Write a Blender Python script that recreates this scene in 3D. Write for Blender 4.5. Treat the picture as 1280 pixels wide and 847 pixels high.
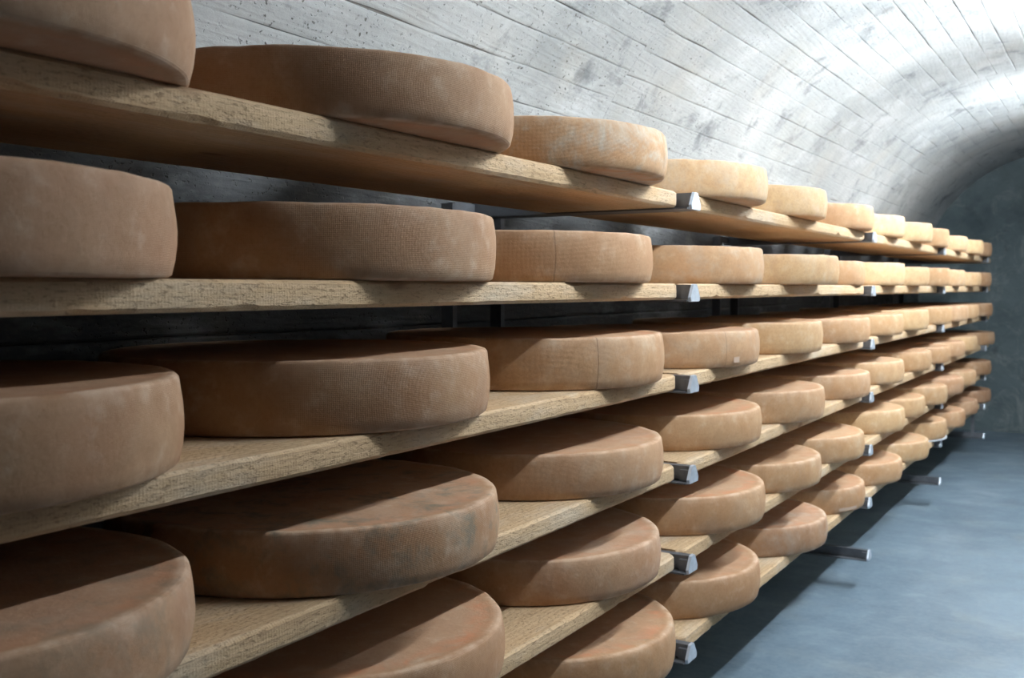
import bpy, bmesh, math, random
from mathutils import Vector, Matrix, noise
for o in list(bpy.data.objects): bpy.data.objects.remove(o)
scene = bpy.context.scene
COL = scene.collection
S = 0.21            # one shelf pitch in metres; the plan below is in shelf pitches
ZF = 5.7            # eye height above the floor in shelf pitches
PI = math.pi
def W(x, y, z): return Vector((x*S, y*S, (z+ZF)*S))

# ---------------------------------------------------------------- camera
cam = bpy.data.cameras.new('camera'); camo = bpy.data.objects.new('camera', cam); COL.objects.link(camo)
cam.sensor_width = 36; cam.lens = 36.5625
camo.location = W(0, 0, 0)
camo.rotation_euler = (math.radians(90-2.818), 0, math.radians(30.56))
cam.clip_start = 0.02
cam.dof.use_dof = True; cam.dof.focus_distance = 1.75; cam.dof.aperture_fstop = 8.0
scene.camera = camo

# ---------------------------------------------------------------- world, exposure
w = bpy.data.worlds.new('world'); scene.world = w; w.use_nodes = True
w.node_tree.nodes['Background'].inputs[0].default_value = (0.02, 0.025, 0.03, 1)
w.node_tree.nodes['Background'].inputs[1].default_value = 0.2
vs = scene.view_settings
vs.view_transform = 'Standard'; vs.look = 'None'; vs.gamma = 1; vs.use_curve_mapping = False
vs.exposure = 0.0
TUBE_POWER = 500.0
LAMPS = [10.8, 20.8, 31.0]          # centres of the tube lamps along the vault, in shelf pitches
LAMP_X, LAMP_Z = 0.35, 4.33

# ---------------------------------------------------------------- helpers
def link(name, me, mat=None, parent=None, label=None, cat=None, group=None, kind=None):
    o = bpy.data.objects.new(name, me); COL.objects.link(o)
    if mat is not None and me is not None and not me.materials: me.materials.append(mat)
    if parent: o.parent = parent
    if label: o['label'] = label
    if cat: o['category'] = cat
    if group: o['group'] = group
    if kind: o['kind'] = kind
    return o
def pymesh(name, v, f, smooth=False):
    me = bpy.data.meshes.new(name); me.from_pydata([tuple(p) for p in v], [], f); me.update()
    if smooth:
        for p in me.polygons: p.use_smooth = True
    return me
def box_bm(bm, x0, x1, y0, y1, z0, z1):
    vs_ = [bm.verts.new((x, y, z)) for x in (x0, x1) for y in (y0, y1) for z in (z0, z1)]
    for f in ((0,1,3,2),(4,6,7,5),(0,4,5,1),(2,3,7,6),(0,2,6,4),(1,5,7,3)): bm.faces.new([vs_[i] for i in f])
def bm_mesh(bm, name, bevel=0):
    bmesh.ops.recalc_face_normals(bm, faces=bm.faces)
    if bevel: bmesh.ops.bevel(bm, geom=bm.edges[:], offset=bevel, segments=1, affect='EDGES', profile=0.7)
    me = bpy.data.meshes.new(name); bm.to_mesh(me); bm.free(); return me

# ---------------------------------------------------------------- materials
class NT:
    def __init__(s, name):
        s.m = bpy.data.materials.new(name); s.m.use_nodes = True; s.t = s.m.node_tree; s.b = s.t.nodes['Principled BSDF']
    def n(s, kind, **kw):
        nd = s.t.nodes.new('ShaderNode'+kind)
        for k, v in kw.items():
            if k.startswith('i_'): nd.inputs[k[2:].replace('_', ' ')].default_value = v
            else: setattr(nd, k, v)
        return nd
    def l(s, a, b): s.t.links.new(a, b)
    def coord(s, scale=(1,1,1), obj=True, offs=None):
        tc = s.n('TexCoord'); mp = s.n('Mapping'); s.l(tc.outputs['Object'], mp.inputs['Vector'])
        mp.inputs['Scale'].default_value = scale
        if offs is not None: s.l(offs, mp.inputs['Location'])
        return mp.outputs[0]
    def noise(s, vec, scale, detail=4, rough=.55, dist=0):
        nd = s.n('TexNoise'); s.l(vec, nd.inputs['Vector'])
        nd.inputs['Scale'].default_value = scale; nd.inputs['Detail'].default_value = detail
        nd.inputs['Roughness'].default_value = rough; nd.inputs['Distortion'].default_value = dist
        return nd.outputs[0]
    def ramp(s, fac, stops):
        r = s.n('ValToRGB'); s.l(fac, r.inputs[0]); e = r.color_ramp.elements
        while len(e) < len(stops): e.new(0.5)
        for i, (p, c) in enumerate(stops):
            e[i].position = p; e[i].color = (c if len(c) == 4 else (*c, 1)) if not isinstance(c, (int, float)) else (c, c, c, 1)
        return r.outputs[0]
    def mix(s, fac, a, b, mode='MIX'):
        m = s.n('Mix', data_type='RGBA', blend_type=mode)
        for sock, v in ((m.inputs[0], fac), (m.inputs[6], a), (m.inputs[7], b)):
            if isinstance(v, (int, float)): sock.default_value = v
            elif isinstance(v, tuple): sock.default_value = (*v, 1) if len(v) == 3 else v
            else: s.l(v, sock)
        return m.outputs[2]
    def math(s, op, a, b=None, clamp=False):
        m = s.n('Math', operation=op, use_clamp=clamp)
        for sock, v in ((m.inputs[0], a), (m.inputs[1], b)):
            if v is None: continue
            if isinstance(v, (int, float)): sock.default_value = v
            else: s.l(v, sock)
        return m.outputs[0]
    def bump(s, h, strength, dist, normal=None):
        b = s.n('Bump'); b.inputs['Strength'].default_value = strength; b.inputs['Distance'].default_value = dist
        s.l(h, b.inputs['Height'])
        if normal is not None: s.l(normal, b.inputs['Normal'])
        return b.outputs[0]
    def attr(s, name):
        a = s.n('Attribute', attribute_type='OBJECT', attribute_name=name); return a.outputs['Fac']
    def finish(s, color=None, rough=None, normal=None, metal=None, spec=None):
        for k, v in (('Base Color', color), ('Roughness', rough), ('Normal', normal), ('Metallic', metal), ('Specular IOR Level', spec)):
            if v is None: continue
            if isinstance(v, (int, float)): s.b.inputs[k].default_value = v
            elif isinstance(v, tuple): s.b.inputs[k].default_value = (*v, 1)
            else: s.l(v, s.b.inputs[k])
        return s.m

def mat_cheese():
    m = NT('cheese_rind')
    seed = m.attr('seed'); comb = m.n('CombineXYZ'); m.l(m.math('MULTIPLY', seed, 7.3), comb.inputs[0]); m.l(m.math('MULTIPLY', seed, 3.1), comb.inputs[2])
    v = m.coord(offs=comb.outputs[0])
    big = m.noise(v, 7, 3, .6); mid = m.noise(v, 26, 5, .62); fine = m.noise(v, 160, 4, .7)
    tone = m.attr('tone')        # 0 brown, .5 orange tan, 1 pale cream
    pink = m.attr('pink')
    base = m.ramp(tone, [(0, (.28, .135, .06)), (.5, (.46, .255, .115)), (1, (.66, .45, .235))])
    base = m.mix(m.math('MULTIPLY', pink, .55), base, (.41, .225, .15))
    blot = m.ramp(big, [(.36, 0), (.66, 1)])
    base = m.mix(m.math('MULTIPLY', blot, .38), base, m.mix(.5, base, (.74, .56, .34)))
    dark = m.ramp(mid, [(.34, 1), (.52, 0)])
    base = m.mix(m.math('MULTIPLY', dark, .22), base, (.30, .135, .05))
    fd = m.ramp(fine, [(.36, 1), (.54, 0)])
    base = m.mix(m.math('MULTIPLY', fd, .22), base, (.26, .12, .05))
    pale = m.ramp(mid, [(.55, 0), (.75, 1)])
    base = m.mix(m.math('MULTIPLY', pale, .28), base, (.78, .66, .52))
    # smear red-brown around the upper and lower rims and pinkish grey bloom on the flat faces
    tc = m.n('TexCoord'); sx = m.n('SeparateXYZ'); m.l(tc.outputs['Object'], sx.inputs[0])
    rad = m.math('SQRT', m.math('ADD', m.math('MULTIPLY', sx.outputs[0], sx.outputs[0]), m.math('MULTIPLY', sx.outputs[1], sx.outputs[1])))
    face = m.ramp(rad, [(.268, 1), (.292, 0)])
    rim = m.math('MULTIPLY', m.ramp(rad, [(.235, 0), (.272, 1)]), face)
    smear = m.ramp(m.noise(m.coord(scale=(1, 1, 1), offs=comb.outputs[0]), 13, 4, .65, .6), [(.42, 0), (.6, 1)])
    base = m.mix(m.math('MULTIPLY', m.math('MULTIPLY', rim, smear), m.attr('smear')), base, (.58, .20, .07))
    base = m.mix(m.math('MULTIPLY', face, .25), base, (.60, .40, .29))
    # pale edge line
    edge = m.ramp(rad, [(.284, 0), (.2915, 1), (.298, 1), (.302, 0)])
    base = m.mix(m.math('MULTIPLY', edge, m.math('MULTIPLY', m.ramp(mid, [(.35, .1), (.6, .5)]), 1.0)), base, (.80, .60, .45))
    # green-grey mould smudges where the wheel asks for them
    mould = m.attr('mould')
    ms = m.ramp(m.noise(v, 17, 5, .7, .3), [(.5, 0), (.66, 1)])
    base = m.mix(m.math('MULTIPLY', ms, m.math('MULTIPLY', mould, .75)), base, (.16, .155, .115))
    white = m.attr('bloom')
    wsn = m.ramp(m.noise(v, 11, 6, .7, .5), [(.46, 0), (.64, 1)])
    base = m.mix(m.math('MULTIPLY', wsn, m.math('MULTIPLY', white, .8)), base, (.50, .53, .48))
    # cloth weave: two diagonal ripples around the side, and one seam
    ang = m.math('ARCTAN2', sx.outputs[1], sx.outputs[0])
    u = m.math('MULTIPLY', ang, .3075)
    K = 2*PI/.0036
    side = m.ramp(rad, [(.290, 0), (.298, 1)])
    a1 = m.math('SINE', m.math('MULTIPLY', m.math('ADD', u, sx.outputs[2]), K))
    a2 = m.math('SINE', m.math('MULTIPLY', m.math('SUBTRACT', u, sx.outputs[2]), K))
    weave = m.math('MULTIPLY', m.math('MULTIPLY', a1, a2), side)
    seamw = m.math('LESS_THAN', m.math('ABSOLUTE', m.math('ADD', ang, m.math('MULTIPLY', m.math('SUBTRACT', mid, .5), .02))), .005)
    seam = m.math('MULTIPLY', m.math('MULTIPLY', seamw, side), m.attr('seam'))
    base = m.mix(m.math('MULTIPLY', seam, .55), base, (.16, .08, .045))
    base = m.mix(m.math('MULTIPLY', m.math('ABSOLUTE', weave), .16), base, (.22, .12, .07))
    h = m.math('ADD', m.math('MULTIPLY', weave, .35), m.math('ADD', m.math('MULTIPLY', fine, .8), m.math('MULTIPLY', mid, 2.2)))
    h = m.math('SUBTRACT', h, m.math('MULTIPLY', seam, 1.5))
    nrm = m.bump(h, .55, .0012)
    return m.finish(base, .72, nrm, spec=.35)

def mat_wood(name, light=(.75, .57, .37), dark=(.50, .315, .16)):
    m = NT(name)
    seed = m.attr('seed'); comb = m.n('CombineXYZ'); m.l(m.math('MULTIPLY', seed, 3.7), comb.inputs[0]); m.l(m.math('MULTIPLY', seed, 9.1), comb.inputs[1])
    v = m.coord(scale=(9, 1.1, 9), offs=comb.outputs[0])
    wob = m.noise(v, 1.6, 3, .6)
    mp = m.n('Mapping'); tc = m.n('TexCoord'); m.l(tc.outputs['Object'], mp.inputs[0]); mp.inputs['Scale'].default_value = (1, .10, 1.6); m.l(comb.outputs[0], mp.inputs['Location'])
    wv = m.n('TexWave', wave_type='RINGS', rings_direction='Y'); m.l(mp.outputs[0], wv.inputs[0])
    wv.inputs['Scale'].default_value = 26; wv.inputs['Distortion'].default_value = 7; wv.inputs['Detail'].default_value = 3; wv.inputs['Detail Scale'].default_value = 1.1
    grain = m.noise(m.coord(scale=(60, 4, 60), offs=comb.outputs[0]), 4, 5, .65)
    c = m.mix(wob, dark, light)
    c = m.mix(m.math('MULTIPLY', wv.outputs['Fac'], .33), c, (.40, .25, .12))
    c = m.mix(m.math('MULTIPLY', m.ramp(grain, [(.35, 1), (.55, 0)]), .3), c, (.30, .20, .12))
    # knots
    vo = m.n('TexVoronoi'); m.l(m.coord(scale=(1, .45, 1), offs=comb.outputs[0]), vo.inputs['Vector']); vo.inputs['Scale'].default_value = 6.5
    kn = m.ramp(vo.outputs['Distance'], [(.055, 1), (.10, 0)])
    c = m.mix(m.math('MULTIPLY', kn, .6), c, (.20, .10, .05))
    pits = m.noise(m.coord(scale=(300, 90, 300)), 1.0, 4, .7)
    pd = m.ramp(pits, [(.33, 1), (.45, 0)])
    c = m.mix(m.math('MULTIPLY', pd, .5), c, (.20, .12, .06))
    grey = m.ramp(m.noise(m.coord(scale=(3, 1, 3), offs=comb.outputs[0]), 4, 4, .6), [(.5, 0), (.7, 1)])
    c = m.mix(m.math('MULTIPLY', grey, .35), c, (.62, .58, .50))
    saw = m.math('SINE', m.math('MULTIPLY', m.sep_y(), 2*PI/.0042)) if hasattr(m, 'sep_y') else 0.0
    h = m.math('ADD', m.math('MULTIPLY', grain, 1.3), m.math('SUBTRACT', m.math('MULTIPLY', m.noise(m.coord(), 220, 4, .7), .7), m.math('MULTIPLY', pd, .9)))
    tcs = m.n('TexCoord'); sy = m.n('SeparateXYZ'); m.l(tcs.outputs['Object'], sy.inputs[0])
    saw = m.math('MULTIPLY', m.math('SINE', m.math('MULTIPLY', sy.outputs[1], 2*PI/.0046)), .05)
    h = m.math('ADD', h, saw)
    return m.finish(c, .78, m.bump(h, .8, .0016), spec=.3)

def mat_concrete(name, a, b, crack=.6, pore=1.0, stretched=True, grainw=.28):
    """board-marked concrete: grain along Y, pores, dirt"""
    m = NT(name)
    seed = m.n('ObjectInfo').outputs['Random']
    comb = m.n('CombineXYZ'); m.l(m.math('MULTIPLY', seed, 11.0), comb.inputs[0]); m.l(m.math('MULTIPLY', seed, 23.0), comb.inputs[1])
    vv = m.coord()
    vo_ = m.coord(offs=comb.outputs[0])
    base = m.mix(m.ramp(m.noise(vv, 1.7, 5, .62, .3), [(.33, 0), (.68, 1)]), a, b)
    base = m.mix(m.math('MULTIPLY', m.ramp(m.noise(vo_, .8, 1, .5), [(.3, 0), (.7, 1)]), .35), base, m.mix(.5, a, b))
    dirt = m.ramp(m.noise(m.coord(scale=(1, .7, 1)), 5.2, 6, .72, .4), [(.555, 0), (.68, 1)])
    base = m.mix(m.math('MULTIPLY', dirt, .72), base, (.10, .115, .125))
    warm = m.ramp(m.noise(vv, 2.6, 4, .6), [(.55, 0), (.75, 1)])
    base = m.mix(m.math('MULTIPLY', warm, .3), base, (.42, .38, .31))
    pale = m.ramp(m.noise(m.coord(scale=(1, .35, 1)), 6.0, 5, .65), [(.54, 0), (.7, 1)])
    base = m.mix(m.math('MULTIPLY', pale, .45), base, (.58, .61, .63))
    # curved board grain
    gv = m.coord(scale=(1, .11, 1), offs=comb.outputs[0])
    wv = m.n('TexWave', wave_type='BANDS', bands_direction='DIAGONAL'); m.l(gv, wv.inputs[0])
    wv.inputs['Scale'].default_value = 24; wv.inputs['Distortion'].default_value = 12; wv.inputs['Detail'].default_value = 3; wv.inputs['Detail Scale'].default_value = 1.0; wv.inputs['Detail Roughness'].default_value = .6
    fine = m.noise(m.coord(scale=(1, .5, 1)), 90, 6, .72)
    pn = m.noise(m.coord(scale=(1, .75, 1)), 115, 3, .5)
    pm = m.noise(vv, 6, 3, .5)
    pores = m.math('MULTIPLY', m.ramp(pn, [(.30, 1), (.38, 0)]), m.ramp(pm, [(.38, .15), (.58, 1)]))
    base = m.mix(m.math('MULTIPLY', pores, .75*pore), base, (.07, .06, .05))
    base = m.mix(m.math('MULTIPLY', m.ramp(fine, [(.32, 1), (.5, 0)]), .22), base, (.25, .24, .23))
    h = m.math('ADD', m.math('MULTIPLY', wv.outputs['Fac'], grainw), m.math('ADD', m.math('MULTIPLY', fine, .9), m.math('MULTIPLY', m.noise(vv, 14, 4, .6), 1.6)))
    h = m.math('SUBTRACT', h, m.math('MULTIPLY', pores, 2.2*pore))
    return m.finish(base, .8, m.bump(h, .75, .0022), spec=.3)

def mat_floor():
    m = NT('painted_floor'); v = m.coord()
    big = m.noise(m.coord(scale=(1.0, .55, 1)), 2.2, 6, .65, .6)
    c = m.mix(m.ramp(big, [(.32, 0), (.7, 1)]), (.095, .145, .19), (.18, .25, .31))
    sc = m.noise(m.coord(scale=(.8, 1.1, 1)), 4.2, 8, .72, .35)
    c = m.mix(m.math('MULTIPLY', m.ramp(sc, [(.52, 0), (.72, 1)]), .4), c, (.34, .40, .45))
    c = m.mix(m.math('MULTIPLY', m.ramp(sc, [(.28, 1), (.44, 0)]), .4), c, (.075, .095, .12))
    warm = m.ramp(m.noise(v, 3.4, 4, .6), [(.56, 0), (.74, 1)])
    c = m.mix(m.math('MULTIPLY', warm, .25), c, (.30, .31, .27))
    fine = m.noise(v, 45, 7, .75)
    c = m.mix(m.math('MULTIPLY', m.ramp(fine, [(.4, 0), (.65, 1)]), .3), c, (.28, .34, .39))
    h = m.math('ADD', m.math('MULTIPLY', sc, 2.5), fine)
    return m.finish(c, m.ramp(sc, [(.3, .5), (.7, .34)]), m.bump(h, .6, .002), spec=.5)

def mat_endwall():
    m = NT('damp_render'); v = m.coord()
    c = m.mix(m.ramp(m.noise(v, 1.5, 6, .7, .4), [(.3, 0), (.72, 1)]), (.085, .115, .125), (.20, .25, .26))
    cl = m.ramp(m.noise(v, 4.6, 7, .74, 1.0), [(.52, 0), (.68, 1)])
    c = m.mix(m.math('MULTIPLY', cl, .45), c, (.36, .38, .36))
    dk = m.ramp(m.noise(v, 2.7, 5, .7, .6), [(.58, 0), (.72, 1)])
    c = m.mix(m.math('MULTIPLY', dk, .6), c, (.045, .055, .06))
    h = m.math('ADD', m.noise(v, 50, 6, .7), m.math('MULTIPLY', m.noise(v, 9, 4, .6), 2))
    return m.finish(c, .8, m.bump(h, .6, .003), spec=.3)

def mat_metal(name, col, rough=.38, metal=.85):
    m = NT(name); v = m.coord()
    c = m.mix(m.ramp(m.noise(v, 55, 4, .6), [(.35, 0), (.65, 1)]), tuple(x*.82 for x in col), col)
    return m.finish(c, rough, m.bump(m.noise(v, 120, 4, .6), .3, .0006), metal=metal)

M_CHEESE = mat_cheese()
M_WOOD = mat_wood('rough_spruce')
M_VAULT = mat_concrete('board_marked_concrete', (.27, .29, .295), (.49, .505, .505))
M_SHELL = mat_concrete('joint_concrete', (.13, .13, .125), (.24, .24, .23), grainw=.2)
M_SHADEWALL = mat_concrete('shade_darkened_concrete', (.07, .075, .08), (.14, .145, .15))  # colour darkened to stand in for shade and to cut bounce light
M_FLOOR = mat_floor(); M_END = mat_endwall()
M_GALV = mat_metal('galvanised_steel', (.60, .66, .74), .42, .55)
M_STEEL = mat_metal('dull_steel', (.16, .17, .19), .5, .5)
m = NT('white_enamel'); M_WHITE = m.finish((.75, .77, .78), .4)
m = NT('white_plastic'); M_DISC = m.finish((.66, .70, .76), .45)
m = NT('faded_paper'); M_LABEL = m.finish((.46, .33, .25), .8)
def tube_mat(k):
    m = NT('lamp_tube'); m.b.inputs['Emission Color'].default_value = (.88, .95, 1, 1); m.b.inputs['Emission Strength'].default_value = TUBE_POWER*k; return m.finish((.8, .8, .8), .3)
M_TUBES = [tube_mat(.62), tube_mat(1.1), tube_mat(.95)]     # the tube nearest the camera is set dimmer than the others
m = NT('shield_paint'); M_SHIELD = m.finish((.30, .31, .32), .5)  # grey of the light-blocking plate added to the lamps

# ---------------------------------------------------------------- the cellar
XC, ZC, R = -2.13, .055, 5.18       # barrel vault: axis and radius in shelf pitches
Y0, Y1 = -14.0, 45.0
XL, XR = XC-R, XC+R
EXT = 1.02
def shell_mesh(a0, a1, n, off, name):
    v = []; f = []
    for i in range(n+1):
        a = a0+(a1-a0)*i/n
        for y in (Y0, Y1): v.append(W(XC+(R+off)*math.cos(a), y, ZC+(R+off)*math.sin(a)))
    for i in range(n): f.append((2*i, 2*i+1, 2*i+3, 2*i+2))
    return pymesh(name, v, f, True)
ceiling = link('ceiling', shell_mesh(0, PI, 48, .024, 'ceiling'), M_SHELL, kind='structure')
wl = link('wall_left', pymesh('wall_left', [W(XL-.035, Y0, -ZF), W(XL-.035, Y1, -ZF), W(XL-.035, Y1, ZC), W(XL-.035, Y0, ZC)], [(0,1,2,3)]), M_SHELL, kind='structure')
wr = link('wall_right', pymesh('wall_right', [W(XR+.035, Y0, -ZF), W(XR+.035, Y0, ZC), W(XR+.035, Y1, ZC), W(XR+.035, Y1, -ZF)], [(0,1,2,3)]), M_SHELL, kind='structure')
rnd = random.Random(5)
def strip_mesh(pt, ya, yb, nl):
    """a board print: pt(s, y, d) gives a point for s across (0..1), height d above the shell"""
    v = []; f = []
    prof = [(0, 0), (.012, .8), (.045, 1), (.5, 1.02), (.955, 1), (.988, .8), (1, 0)]
    sd = rnd.random()*100
    for j in range(nl+1):
        y = ya+(yb-ya)*j/nl
        je = 0 if j in (0, nl) else 1
        for k, (s, d) in enumerate(prof):
            jit = 0
            if k < 3: jit = .010+.06*noise.noise(Vector((y*.9, sd, 0)))+.02*noise.noise(Vector((y*3.1, sd+3, 0)))
            if k > 3: jit = -.010+.06*noise.noise(Vector((y*.9, sd+5, 0)))+.02*noise.noise(Vector((y*3.1, sd+8, 0)))
            if k in (0, 1): jit -= .012
            if k in (5, 6): jit += .012
            v.append(pt(s+jit, y + (.001 if j == 0 else -.001 if j == nl else 0), d))
    n = len(prof)
    for j in range(nl):
        for k in range(n-1): f.append((j*n+k, j*n+k+1, (j+1)*n+k+1, (j+1)*n+k))
    # end faces down to the shell
    base = len(v)
    return pymesh('concrete_strip', v, f, False)
rings = [(-14, 0), (0, 14), (14, 28), (28, 34), (34, 45)]
STEP = math.radians(4.75)
for ri, (ya, yb) in enumerate(rings):
    a = math.radians([0, .4, -1.4, .9, 2.2][ri]) - STEP
    while a < PI:
        wd = STEP*rnd.uniform(.93, 1.07)
        a0, a1 = max(a, 0), min(a+wd, PI); a += wd
        if a1-a0 < .012: continue
        th = .022+rnd.uniform(-.0035, .0035)
        gap = rnd.choice([.0, .0, .004, .009])
        def pt(s, y, d, a0=a0, a1=a1, th=th, gap=gap):
            ang = a0+gap*.06+(a1-a0-gap*.12)*s; rr = R+.022-th*d
            return W(XC+rr*math.cos(ang), y, ZC+rr*math.sin(ang))
        link('concrete_strip', strip_mesh(pt, ya, yb, max(6, int((yb-ya)*2.4))), M_SHADEWALL if a0 > math.radians(163.5) else M_VAULT, ceiling)  # lowest left strips get shade behind the rack painted into their colour
for side, par in ((-1, wl), (1, wr)):
    for ri, (ya, yb) in enumerate([(-14, 0), (0, 14), (14, 28), (28, 45)]):
        z = ZC-.003
        while z > -ZF+.05:
            wd = .46*rnd.uniform(.93, 1.07); zb = max(z-wd, -ZF)
            th = .035+rnd.uniform(-.008, .009)
            def pt(s, y, d, z=z, zb=zb, th=th, side=side):
                return W((XC+side*(R+.035-th*d)), y, zb+.004+(z-zb-.008)*s)
            link('concrete_strip', strip_mesh(pt, ya, yb, 8), M_SHADEWALL, par)  # left wall painted dark as rack shade, unseen right wall to cut bounce
            z = zb
# end walls
def half_disc(y):
    v = [W(XR+.1, y, -ZF), W(XL-.1, y, -ZF)]
    v += [W(XC-(R+.1)*math.cos(PI*i/40), y, ZC+(R+.1)*math.sin(PI*i/40)) for i in range(41)]
    return v
v = half_disc(Y1); link('wall_back', pymesh('wall_back', v, [tuple(range(len(v)))]), M_END, kind='structure')
v = half_disc(Y0); link('wall_front', pymesh('wall_front', v, [tuple(range(len(v)))]), M_END, kind='structure')
# floor with slight waves
v = []; f = []; nx, ny = 30, 120
for j in range(ny+1):
    for i in range(nx+1):
        x = XL-.1+(XR-XL+.2)*i/nx; y = Y0-.1+(Y1-Y0+.2)*j/ny
        p = W(x, y, -ZF); p.z += .0035*noise.noise(Vector((x*.7, y*.7, 0))); v.append(p)
for j in range(ny):
    for i in range(nx): f.append((j*(nx+1)+i, j*(nx+1)+i+1, (j+1)*(nx+1)+i+1, (j+1)*(nx+1)+i))
link('floor', pymesh('floor', v, f, True), M_FLOOR, kind='structure')

# ---------------------------------------------------------------- lamps on the vault
for li, yc in enumerate(LAMPS):
    t = link('ceiling_light', None, label='white fluorescent tube lamp on the vault, %s' % ['nearest the camera', 'middle one of three', 'nearest the end wall'][li], cat='lamp', group='tube lamps along the vault')
    t.location = W(LAMP_X, yc, LAMP_Z)
    bm = bmesh.new(); box_bm(bm, -.025, .025, -.63, .63, .022, .05); link('housing', bm_mesh(bm, 'housing', .004), M_WHITE, t)
    for sgn in (-1, 1):
        bm = bmesh.new(); box_bm(bm, -.014, .014, sgn*.605-.012, sgn*.605+.012, -.015, .024); link('end_cap', bm_mesh(bm, 'end_cap', .003), M_WHITE, t)
    bm = bmesh.new(); bmesh.ops.create_cone(bm, cap_ends=True, segments=10, radius1=.013, radius2=.013, depth=1.19, matrix=Matrix.Rotation(PI/2, 4, 'X'))
    link('tube', bm_mesh(bm, 'tube'), M_TUBES[li], t)
    rf = [(.012, .024), (.030, .020), (.046, -.004), (.052, -.030), (.0535, -.030), (.048, -.003), (.031, .022), (.012, .026)]
    v = [(x, y, z) for y in (-.63, .63) for x, z in rf]; nq = len(rf)
    f = [(k, (k+1) % nq, nq+(k+1) % nq, nq+k) for k in range(nq)]+[tuple(range(nq))[::-1], tuple(range(nq, 2*nq))]
    link('added_shield', pymesh('added_shield', v, f), M_SHIELD, t)  # unseen plate added to keep lamp light off the right of the vault

# ---------------------------------------------------------------- the rack
H0, TH, XF, XB = 1.046, .175, -4.225, -5.85
SUP = [1.35, 10.85, 20.25, 29.0, 38.7]
rack = link('shelf_rack', None, label='long steel rack of projecting arms carrying the wooden shelves along the left wall', cat='rack')
rack.location = W(-6.95, 20, -ZF)
def rl(x, y, z): return W(x, y, z)-rack.location
def arm_mesh():
    bm = bmesh.new(); x0, x1 = -6.95*S, -4.10*S
    box_bm(bm, x0, x1, -.052*S, .052*S, -.165*S, -.012*S)          # web
    box_bm(bm, x0, x1, -.19*S, .19*S, -.195*S, -.175*S-.0006)      # flange the boards lie on
    for s in (-1, 1):                                             # sloped folds beneath the board ends near the front
        box_bm(bm, x1-.10*S, x1, min(s*.05*S, s*.10*S), max(s*.05*S, s*.10*S), -.17*S, -.05*S)
    return bm_mesh(bm, 'arm')
def plate_mesh():
    prof = [(-.135, -.2), (.135, -.2), (.15, -.15), (.06, -.012), (.045, -.004), (-.045, -.004), (-.06, -.012), (-.15, -.15)]
    bm = bmesh.new(); th = .03
    a = [bm.verts.new((0, y*S, z*S)) for y, z in prof]; b = [bm.verts.new((th*S, y*S*.94, (z+.094)*.95*S-.094*S)) for y, z in prof]
    bm.faces.new(a[::-1]); bm.faces.new(b)
    for i in range(8): bm.faces.new((a[i], a[(i+1) % 8], b[(i+1) % 8], b[i]))
    return bm_mesh(bm, 'end_plate')
AM, PM = arm_mesh(), plate_mesh()
AM.materials.append(M_STEEL); PM.materials.append(M_GALV)
bm = bmesh.new(); box_bm(bm, -5.35*S, -4.15*S, -.015*S, .015*S, -.012*S, -.002*S); LM = bm_mesh(bm, 'top_strip')
for si, y in enumerate(SUP):
    for sgn in (-1, 1):
        bm = bmesh.new(); p = rl(-6.95, y+sgn*.55, -ZF)
        box_bm(bm, p.x-.08*S, p.x+.08*S, p.y-.045*S, p.y+.045*S, .0, (ZF+1.0)*S)
        box_bm(bm, p.x-.2*S, p.x+.3*S, p.y-.2*S, p.y+.2*S, .0, .04*S)
        link('post', bm_mesh(bm, 'post'), M_STEEL, rack)
    for k in range(7):
        bm = bmesh.new(); p = rl(-6.95, y, 0)
        box_bm(bm, p.x-.05*S, p.x+.05*S, p.y-.5*S, p.y+.5*S, (ZF+H0-k-.16)*S, (ZF+H0-k-.03)*S)
        link('crossbar', bm_mesh(bm, 'crossbar'), M_STEEL, rack)
    for k in range(7):
        o = link('arm', AM, None, rack); o.location = W(0, y, H0-k)-rack.location
        e = link('end_plate', PM, None, o); e.location = (-4.10*S, 0, 0)
y = SUP[-1]
bm = bmesh.new(); p = rl(-4.45, y+.0, -ZF); box_bm(bm, p.x-.05*S, p.x+.05*S, p.y-.05*S, p.y+.05*S, (ZF+H0-6-.01)*S, (ZF+H0-5-.2)*S); link('front_leg', bm_mesh(bm, 'front_leg'), M_STEEL, rack)

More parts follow.
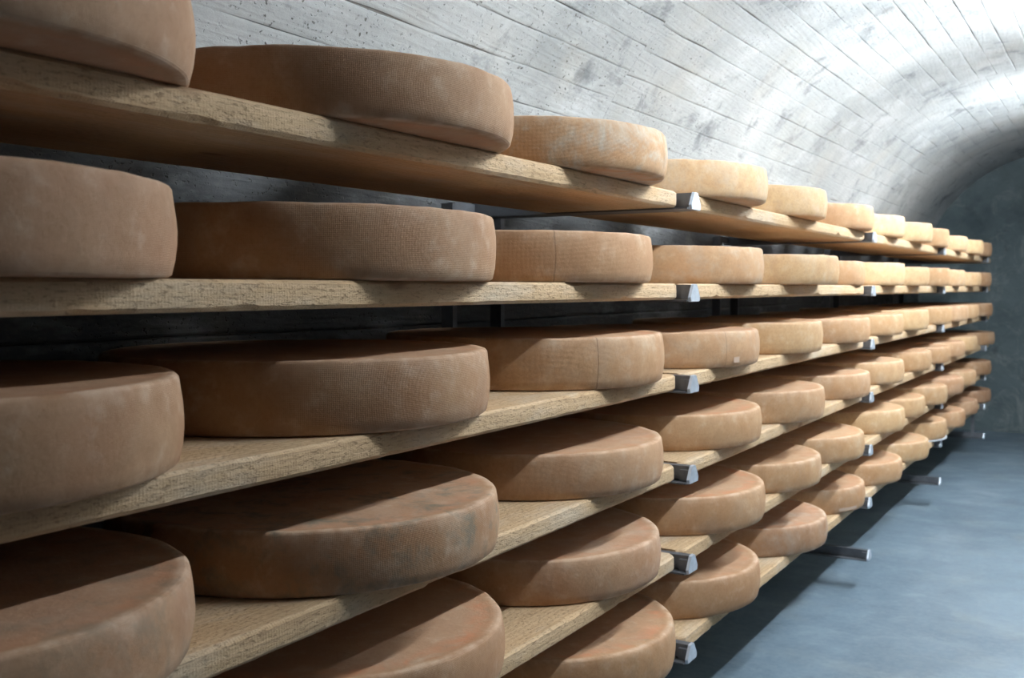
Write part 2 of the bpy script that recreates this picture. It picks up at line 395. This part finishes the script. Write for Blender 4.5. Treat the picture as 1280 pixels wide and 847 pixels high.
# ---------------------------------------------------------------- boards
def board_mesh(L, sd, xback=-6.72):
    r = random.Random(sd); n = int(L/.012)
    hz = TH*S; c = .0055; xf, xb = XF*S, xback*S
    v = []; f = []
    ph = r.random()*50
    def N(y, k, sc): return noise.noise(Vector((y*sc, ph+k*7.7, 0)))
    for j in range(n+1):
        y = -L/2+L*j/n
        de = min(j, n-j)/n*L
        pull = max(0, .016-de)*.9 if de < .016 else 0
        chip = max(0, N(y, 1, 11)-.42)*.02
        chipb = max(0, N(y, 2, 14)-.40)*.025
        w1 = .0012*N(y, 3, 30)+.0008*N(y, 4, 90); w2 = .0012*N(y, 5, 25)+.0008*N(y, 6, 80)
        xfp = xf-pull+.0012*N(y, 9, 3)
        ring = [(xb, 0), (xb+.004, 0), (xfp-c-w1-chip, 0), (xfp-.0008+w2, -c*.8-w1-chip*.5), (xfp+.0005*N(y, 7, 60), -hz*.5), (xfp-.0008+.0008*N(y, 8, 50), -hz+c+w2+chipb), (xfp-c*1.2-w2-chipb, -hz), (xb, -hz)]
        for x, z in ring: v.append((x, y, z))
    m_ = 8
    for j in range(n):
        for k in range(m_): f.append((j*m_+k, j*m_+(k+1) % m_, (j+1)*m_+(k+1) % m_, (j+1)*m_+k))
    f.append(tuple(range(m_))[::-1]); f.append(tuple(n*m_+k for k in range(m_)))
    me = pymesh('wooden_shelf', v, f); me.materials.append(M_WOOD)
    bmm = bmesh.new(); bmm.from_mesh(me); bmesh.ops.recalc_face_normals(bmm, faces=bmm.faces); bmm.to_mesh(me); bmm.free()
    return me
LEVEL = ['top', 'second', 'third', 'fourth', 'fifth', 'bottom']
BAY = ['nearest the camera', 'second along from the camera', 'third along from the camera', 'farthest, by the end wall']
r = random.Random(11)
GAP = .085
for b in range(4):
    ya = SUP[b]+GAP; yb = SUP[b+1]-GAP if b < 3 else 40.6
    L = (yb-ya)*S
    if b == 3: L = (SUP[4]-GAP-ya)*S
    meshes = [board_mesh(L, 100*b+i) for i in range(3)]; top_me = board_mesh(L, 100*b+9, XB)
    for k in range(6):
        o = link('wooden_shelf', meshes[(k*2+b) % 3] if k else top_me, None, None,
                 'rough pale wooden shelf board, %s level of the rack, %s' % (LEVEL[k], BAY[b]), 'shelf', 'wooden shelf boards of the rack')
        o.location = W(0, (SUP[b]+GAP)+L/S/2, H0-k) ; o.location.x = r.uniform(-.0015, .0015)
        o['seed'] = r.random()
        if b == 0 and k == 3:
            bm = bmesh.new(); bmesh.ops.create_cone(bm, cap_ends=True, segments=14, radius1=.0045, radius2=.004, depth=.0012)
            s = link('screw_head', bm_mesh(bm, 'screw_head'), M_GALV, o); s.location = Vector(((-4.68)*S, (7.6*S)-o.location.y, .0006))
# short extension pieces past the last support
me = board_mesh((41.0-SUP[4]-GAP)*S, 77)
for k in range(6):
    o = link('wooden_shelf', me, None, None, 'short rough wooden shelf end piece, %s level, beyond the last arm by the end wall' % LEVEL[k], 'shelf', 'short end boards of the rack')
    o.location = W(0, (SUP[4]+GAP+41.0)/2, H0-k); o['seed'] = r.random()

# ---------------------------------------------------------------- cheese wheels
RAD = 1.457*S
def cheese_mesh(sd, tpx):
    t = tpx*S; r = random.Random(sd); ns = 112
    e = .011
    prof = [(0, .0)]
    P = [(0, 0), (.12, 0), (.22, 0), (RAD-.040, 0), (RAD-.020, .0002), (RAD-.0105, .0010), (RAD-.0058, .0042), (RAD-.0022, t*.2), (RAD-.0003, t*.38), (RAD, t*.52),
         (RAD-.0009, t*.68), (RAD-.003, t*.83), (RAD-.0048, t-.0050), (RAD-.0075, t-.0014), (RAD-.0125, t), (RAD-.026, t-.0010), (RAD-.045, t-.0022), (.22, t-.0032), (.12, t-.0036), (0, t-.0036)]
    ph = r.random()*100
    v = [(0, 0, 0)]; f = []
    body = P[1:-1]
    for i, (rr, z) in enumerate(body):
        for j in range(ns):
            a = 2*PI*j/ns; ca, sa = math.cos(a), math.sin(a)
            q = Vector((ca*1.3, sa*1.3, ph))
            dr = .0018*noise.noise(q)+.0009*noise.noise(Vector((ca*9, sa*9, ph+z*30)))
            if rr < RAD-.05: dr *= rr/RAD
            dz = 0
            if z > t*.5: dz = .0014*noise.noise(Vector((ca*rr*6/.3, sa*rr*6/.3, ph+9)))+.0006*noise.noise(Vector((ca*rr*60, sa*rr*60, ph+19)))
            elif 0 < z <= t*.3: dz = 0
            v.append(((rr+dr)*ca, (rr+dr)*sa, max(0, z+dz)))
    v.append((0, 0, t-.0036))
    nb = len(body)
    for j in range(ns):
        k = (j+1) % ns
        f.append((0, 1+k, 1+j))
        for i in range(nb-1): f.append((1+i*ns+j, 1+i*ns+k, 1+(i+1)*ns+k, 1+(i+1)*ns+j))
        f.append((1+(nb-1)*ns+j, 1+(nb-1)*ns+k, len(v)-1))
    me = pymesh('cheese_wheel', v, f, True); me.materials.append(M_CHEESE); return me
THICK = [.43, .455, .42, .49]
CM = {(i, j): cheese_mesh(7+i*3+j, THICK[i]) for i in range(4) for j in range(2)}
POS = {
1:[(-5.20,2.79),(-5.24,5.99),(-5.26,9.00),(-5.30,12.41),(-5.41,15.84),(-5.47,19.54),(-5.48,22.70),(-5.38,25.64),(-5.45,28.80),(-5.45,32.44),(-5.36,35.38),(-5.42,38.32)],
2:[(-5.38,2.81),(-5.42,6.03),(-5.40,8.98),(-5.46,12.81),(-5.20,15.75),(-5.60,19.52),(-5.42,22.45),(-5.39,25.38),(-5.40,28.72),(-5.47,32.17),(-5.39,35.30),(-5.41,38.31)],
3:[(-5.44,2.90),(-5.48,6.03),(-5.47,9.47),(-5.42,12.56),(-5.39,15.62),(-5.38,18.95),(-5.39,22.21),(-5.37,25.25),(-5.43,29.39),(-5.38,32.32),(-5.43,35.27),(-5.37,38.55)],
4:[(-5.38,2.90),(-5.35,5.96),(-5.44,9.39),(-5.45,12.75),(-5.36,15.68),(-5.43,19.29),(-5.41,22.51),(-5.44,26.27),(-5.42,29.21),(-5.43,32.16),(-5.44,35.11),(-5.38,39.50)],
5:[(-5.41,2.98),(-5.37,6.08),(-5.48,9.45),(-5.37,12.69),(-5.38,15.62),(-5.36,18.55),(-5.40,22.62),(-5.46,25.59),(-5.38,28.51),(-5.36,31.45),(-5.37,34.39),(-5.41,38.92)],
6:[(-5.39,3.37),(-5.46,6.46),(-5.38,9.62),(-5.41,12.63),(-5.37,16.00),(-5.47,19.18),(-5.38,22.33),(-5.36,25.56),(-5.47,29.15),(-5.38,32.08),(-5.43,35.51),(-5.46,39.50)],
}
# rind colour of each wheel: (tone, pink)
TONE = {
1:[(.35,.8),(.25,.5),(.5,.2),(.8,.2),(.85,0),(.5,.3),(.9,0),(.9,0),(.55,.1),(.7,.4),(.9,0),(.25,.4)],
2:[(.3,.9),(.3,.5),(.4,.3),(.6,.35),(.75,0),(.45,.1),(.85,0),(.75,.1),(.5,.1),(.7,.4),(.75,.1),(.3,.4)],
3:[(.2,.5),(.2,.3),(.45,.2),(.55,.5),(.7,0),(.5,.2),(.65,.2),(.8,0),(.6,0),(.6,.6),(.7,.4),(.2,.3)],
4:[(.25,.8),(.3,.4),(.4,.6),(.55,.25),(.6,.4),(.55,.4),(.7,.3),(.55,.1),(.5,.1),(.6,.6),(.8,.1),(.3,.3)],
5:[(.3,.6),(.35,.5),(.4,.8),(.5,.4),(.55,.2),(.6,.1),(.75,0),(.65,0),(.6,0),(.5,.7),(.6,.2),(.2,.4)],
6:[(.3,.5),(.3,.4),(.45,.3),(.4,.4),(.4,.9),(.5,.4),(.55,.3),(.7,0),(.65,.1),(.5,.4),(.4,.9),(.3,1)],
}
SPECIAL = {(1,3):dict(bloom=.75, mould=.25), (4,2):dict(mould=1.0), (5,1):dict(mould=.6), (2,3):dict(seam=1, ang=-42), (3,3):dict(seam=1, ang=-32), (4,1):dict(mould=.5),
           (1,1):dict(seam=1, ang=-22), (3,4):dict(bloom=.25, seam=.7, ang=-26), (6,3):dict(mould=.25), (4,5):dict(seam=-.6, ang=-45), (6,5):dict(bloom=.3), (2,4):dict(bloom=.3), (1,4):dict(bloom=.3)}
TH_IDX = {(2,1):3,(2,2):3,(3,1):3,(3,2):3,(3,3):3,(2,3):1,(1,1):3,(1,2):0,(1,3):0,(4,1):0,(4,2):0,(4,3):0,(5,3):0}
ORD = ['first','second','third','fourth','fifth','sixth','seventh','eighth','ninth','tenth','eleventh','last']
ROW = ['top shelf','second shelf','third shelf','fourth shelf','fifth shelf','bottom shelf']
def tone_word(t, p, i):
    base = 'dark brown' if t < .32 else 'orange-brown' if t < .5 else 'tan' if t < .68 else 'pale yellow'
    if p >= .6: base = 'pinkish brown' if t < .5 else 'pinkish tan'
    return base
rc = random.Random(21)
for k in range(1, 7):
    first = {5: 1, 6: 2}.get(k, 0)
    for i, (x, y) in enumerate(POS[k]):
        x += .03; ti = TH_IDX.get((k, i+1), rc.choice([0, 1, 1, 2]))
        o = bpy.data.objects.new('cheese_wheel', CM[(ti, rc.randrange(2))]); COL.objects.link(o)
        dz = .0004
        sp = SPECIAL.get((k, i+1), {})
        tn, pk = TONE[k][i]
        lift = .0065 if (k, i) == (6, 8) else 0
        o.location = W(x, y, H0-(k-1)); o.location.z += dz+lift
        o.rotation_euler = (0, 0, math.radians(sp.get('ang', rc.uniform(0, 360))))
        o['tone'] = tn; o['pink'] = pk; o['seed'] = rc.random(); o['smear'] = {(5,2):1.0,(3,3):1.0,(5,4):1.0,(5,1):.8,(4,4):.8,(6,3):.9}.get((k, i+1), .5); o['seam'] = float(sp.get('seam', 0)); o['mould'] = float(sp.get('mould', rc.uniform(0, .12))); o['bloom'] = float(sp.get('bloom', rc.uniform(0, .2)))
        vis = i-first; total = 12-first
        if vis < 0: pos = ['hidden below the frame', 'hidden second below the frame'][i]
        elif vis == 0: pos = 'leftmost in view'
        elif i == 11: pos = 'last, by the end wall'
        elif i >= 9: pos = {9: 'third from the far end', 10: 'second from the far end'}[i]
        else: pos = ORD[vis]+' from the left'
        extra = {(1,3): ' with grey-white mould bloom', (4,2): ' with dark green smudges', (2,3): ' with a vertical seam', (3,3): ' with a vertical seam'}.get((k, i+1), '')
        o['label'] = '%s cheese wheel%s, %s on the %s' % (tone_word(tn, pk, i), extra, pos, ROW[k-1])
        o['category'] = 'cheese'; o['group'] = 'cheese wheels on the %s' % ROW[k-1]
        if (k, i+1) in ((6, 6), (3, 4)):      # small pale paper mark stuck low on the side
            wdt, ang0, hh = ((.34, -24, .011) if k == 6 else (.075, -19, .014))
            v = []; f = []; nseg = 10
            for a in range(nseg+1):
                th_ = math.radians(ang0)+(a/nseg-.5)*wdt-o.rotation_euler.z
                for z in (.012, .012+hh): v.append(((RAD+.0016)*math.cos(th_), (RAD+.0016)*math.sin(th_), z))
            for a in range(nseg): f.append((2*a, 2*a+2, 2*a+3, 2*a+1))
            s = link('paper_mark', pymesh('paper_mark', v, f, True), M_LABEL, o, label='small faded pale mark stuck low on the side')
        if (k, i) == (6, 8):
            bm = bmesh.new(); bmesh.ops.create_cone(bm, cap_ends=True, segments=64, radius1=RAD*1.0, radius2=RAD*1.005, depth=.006)
            d_ = link('support_disc', bm_mesh(bm, 'support_disc', 0), M_DISC, None, 'thin white disc under a cheese wheel near the far end of the bottom shelf', 'disc')
            d_.location = W(x, y, H0-5); d_.location.z += .0034
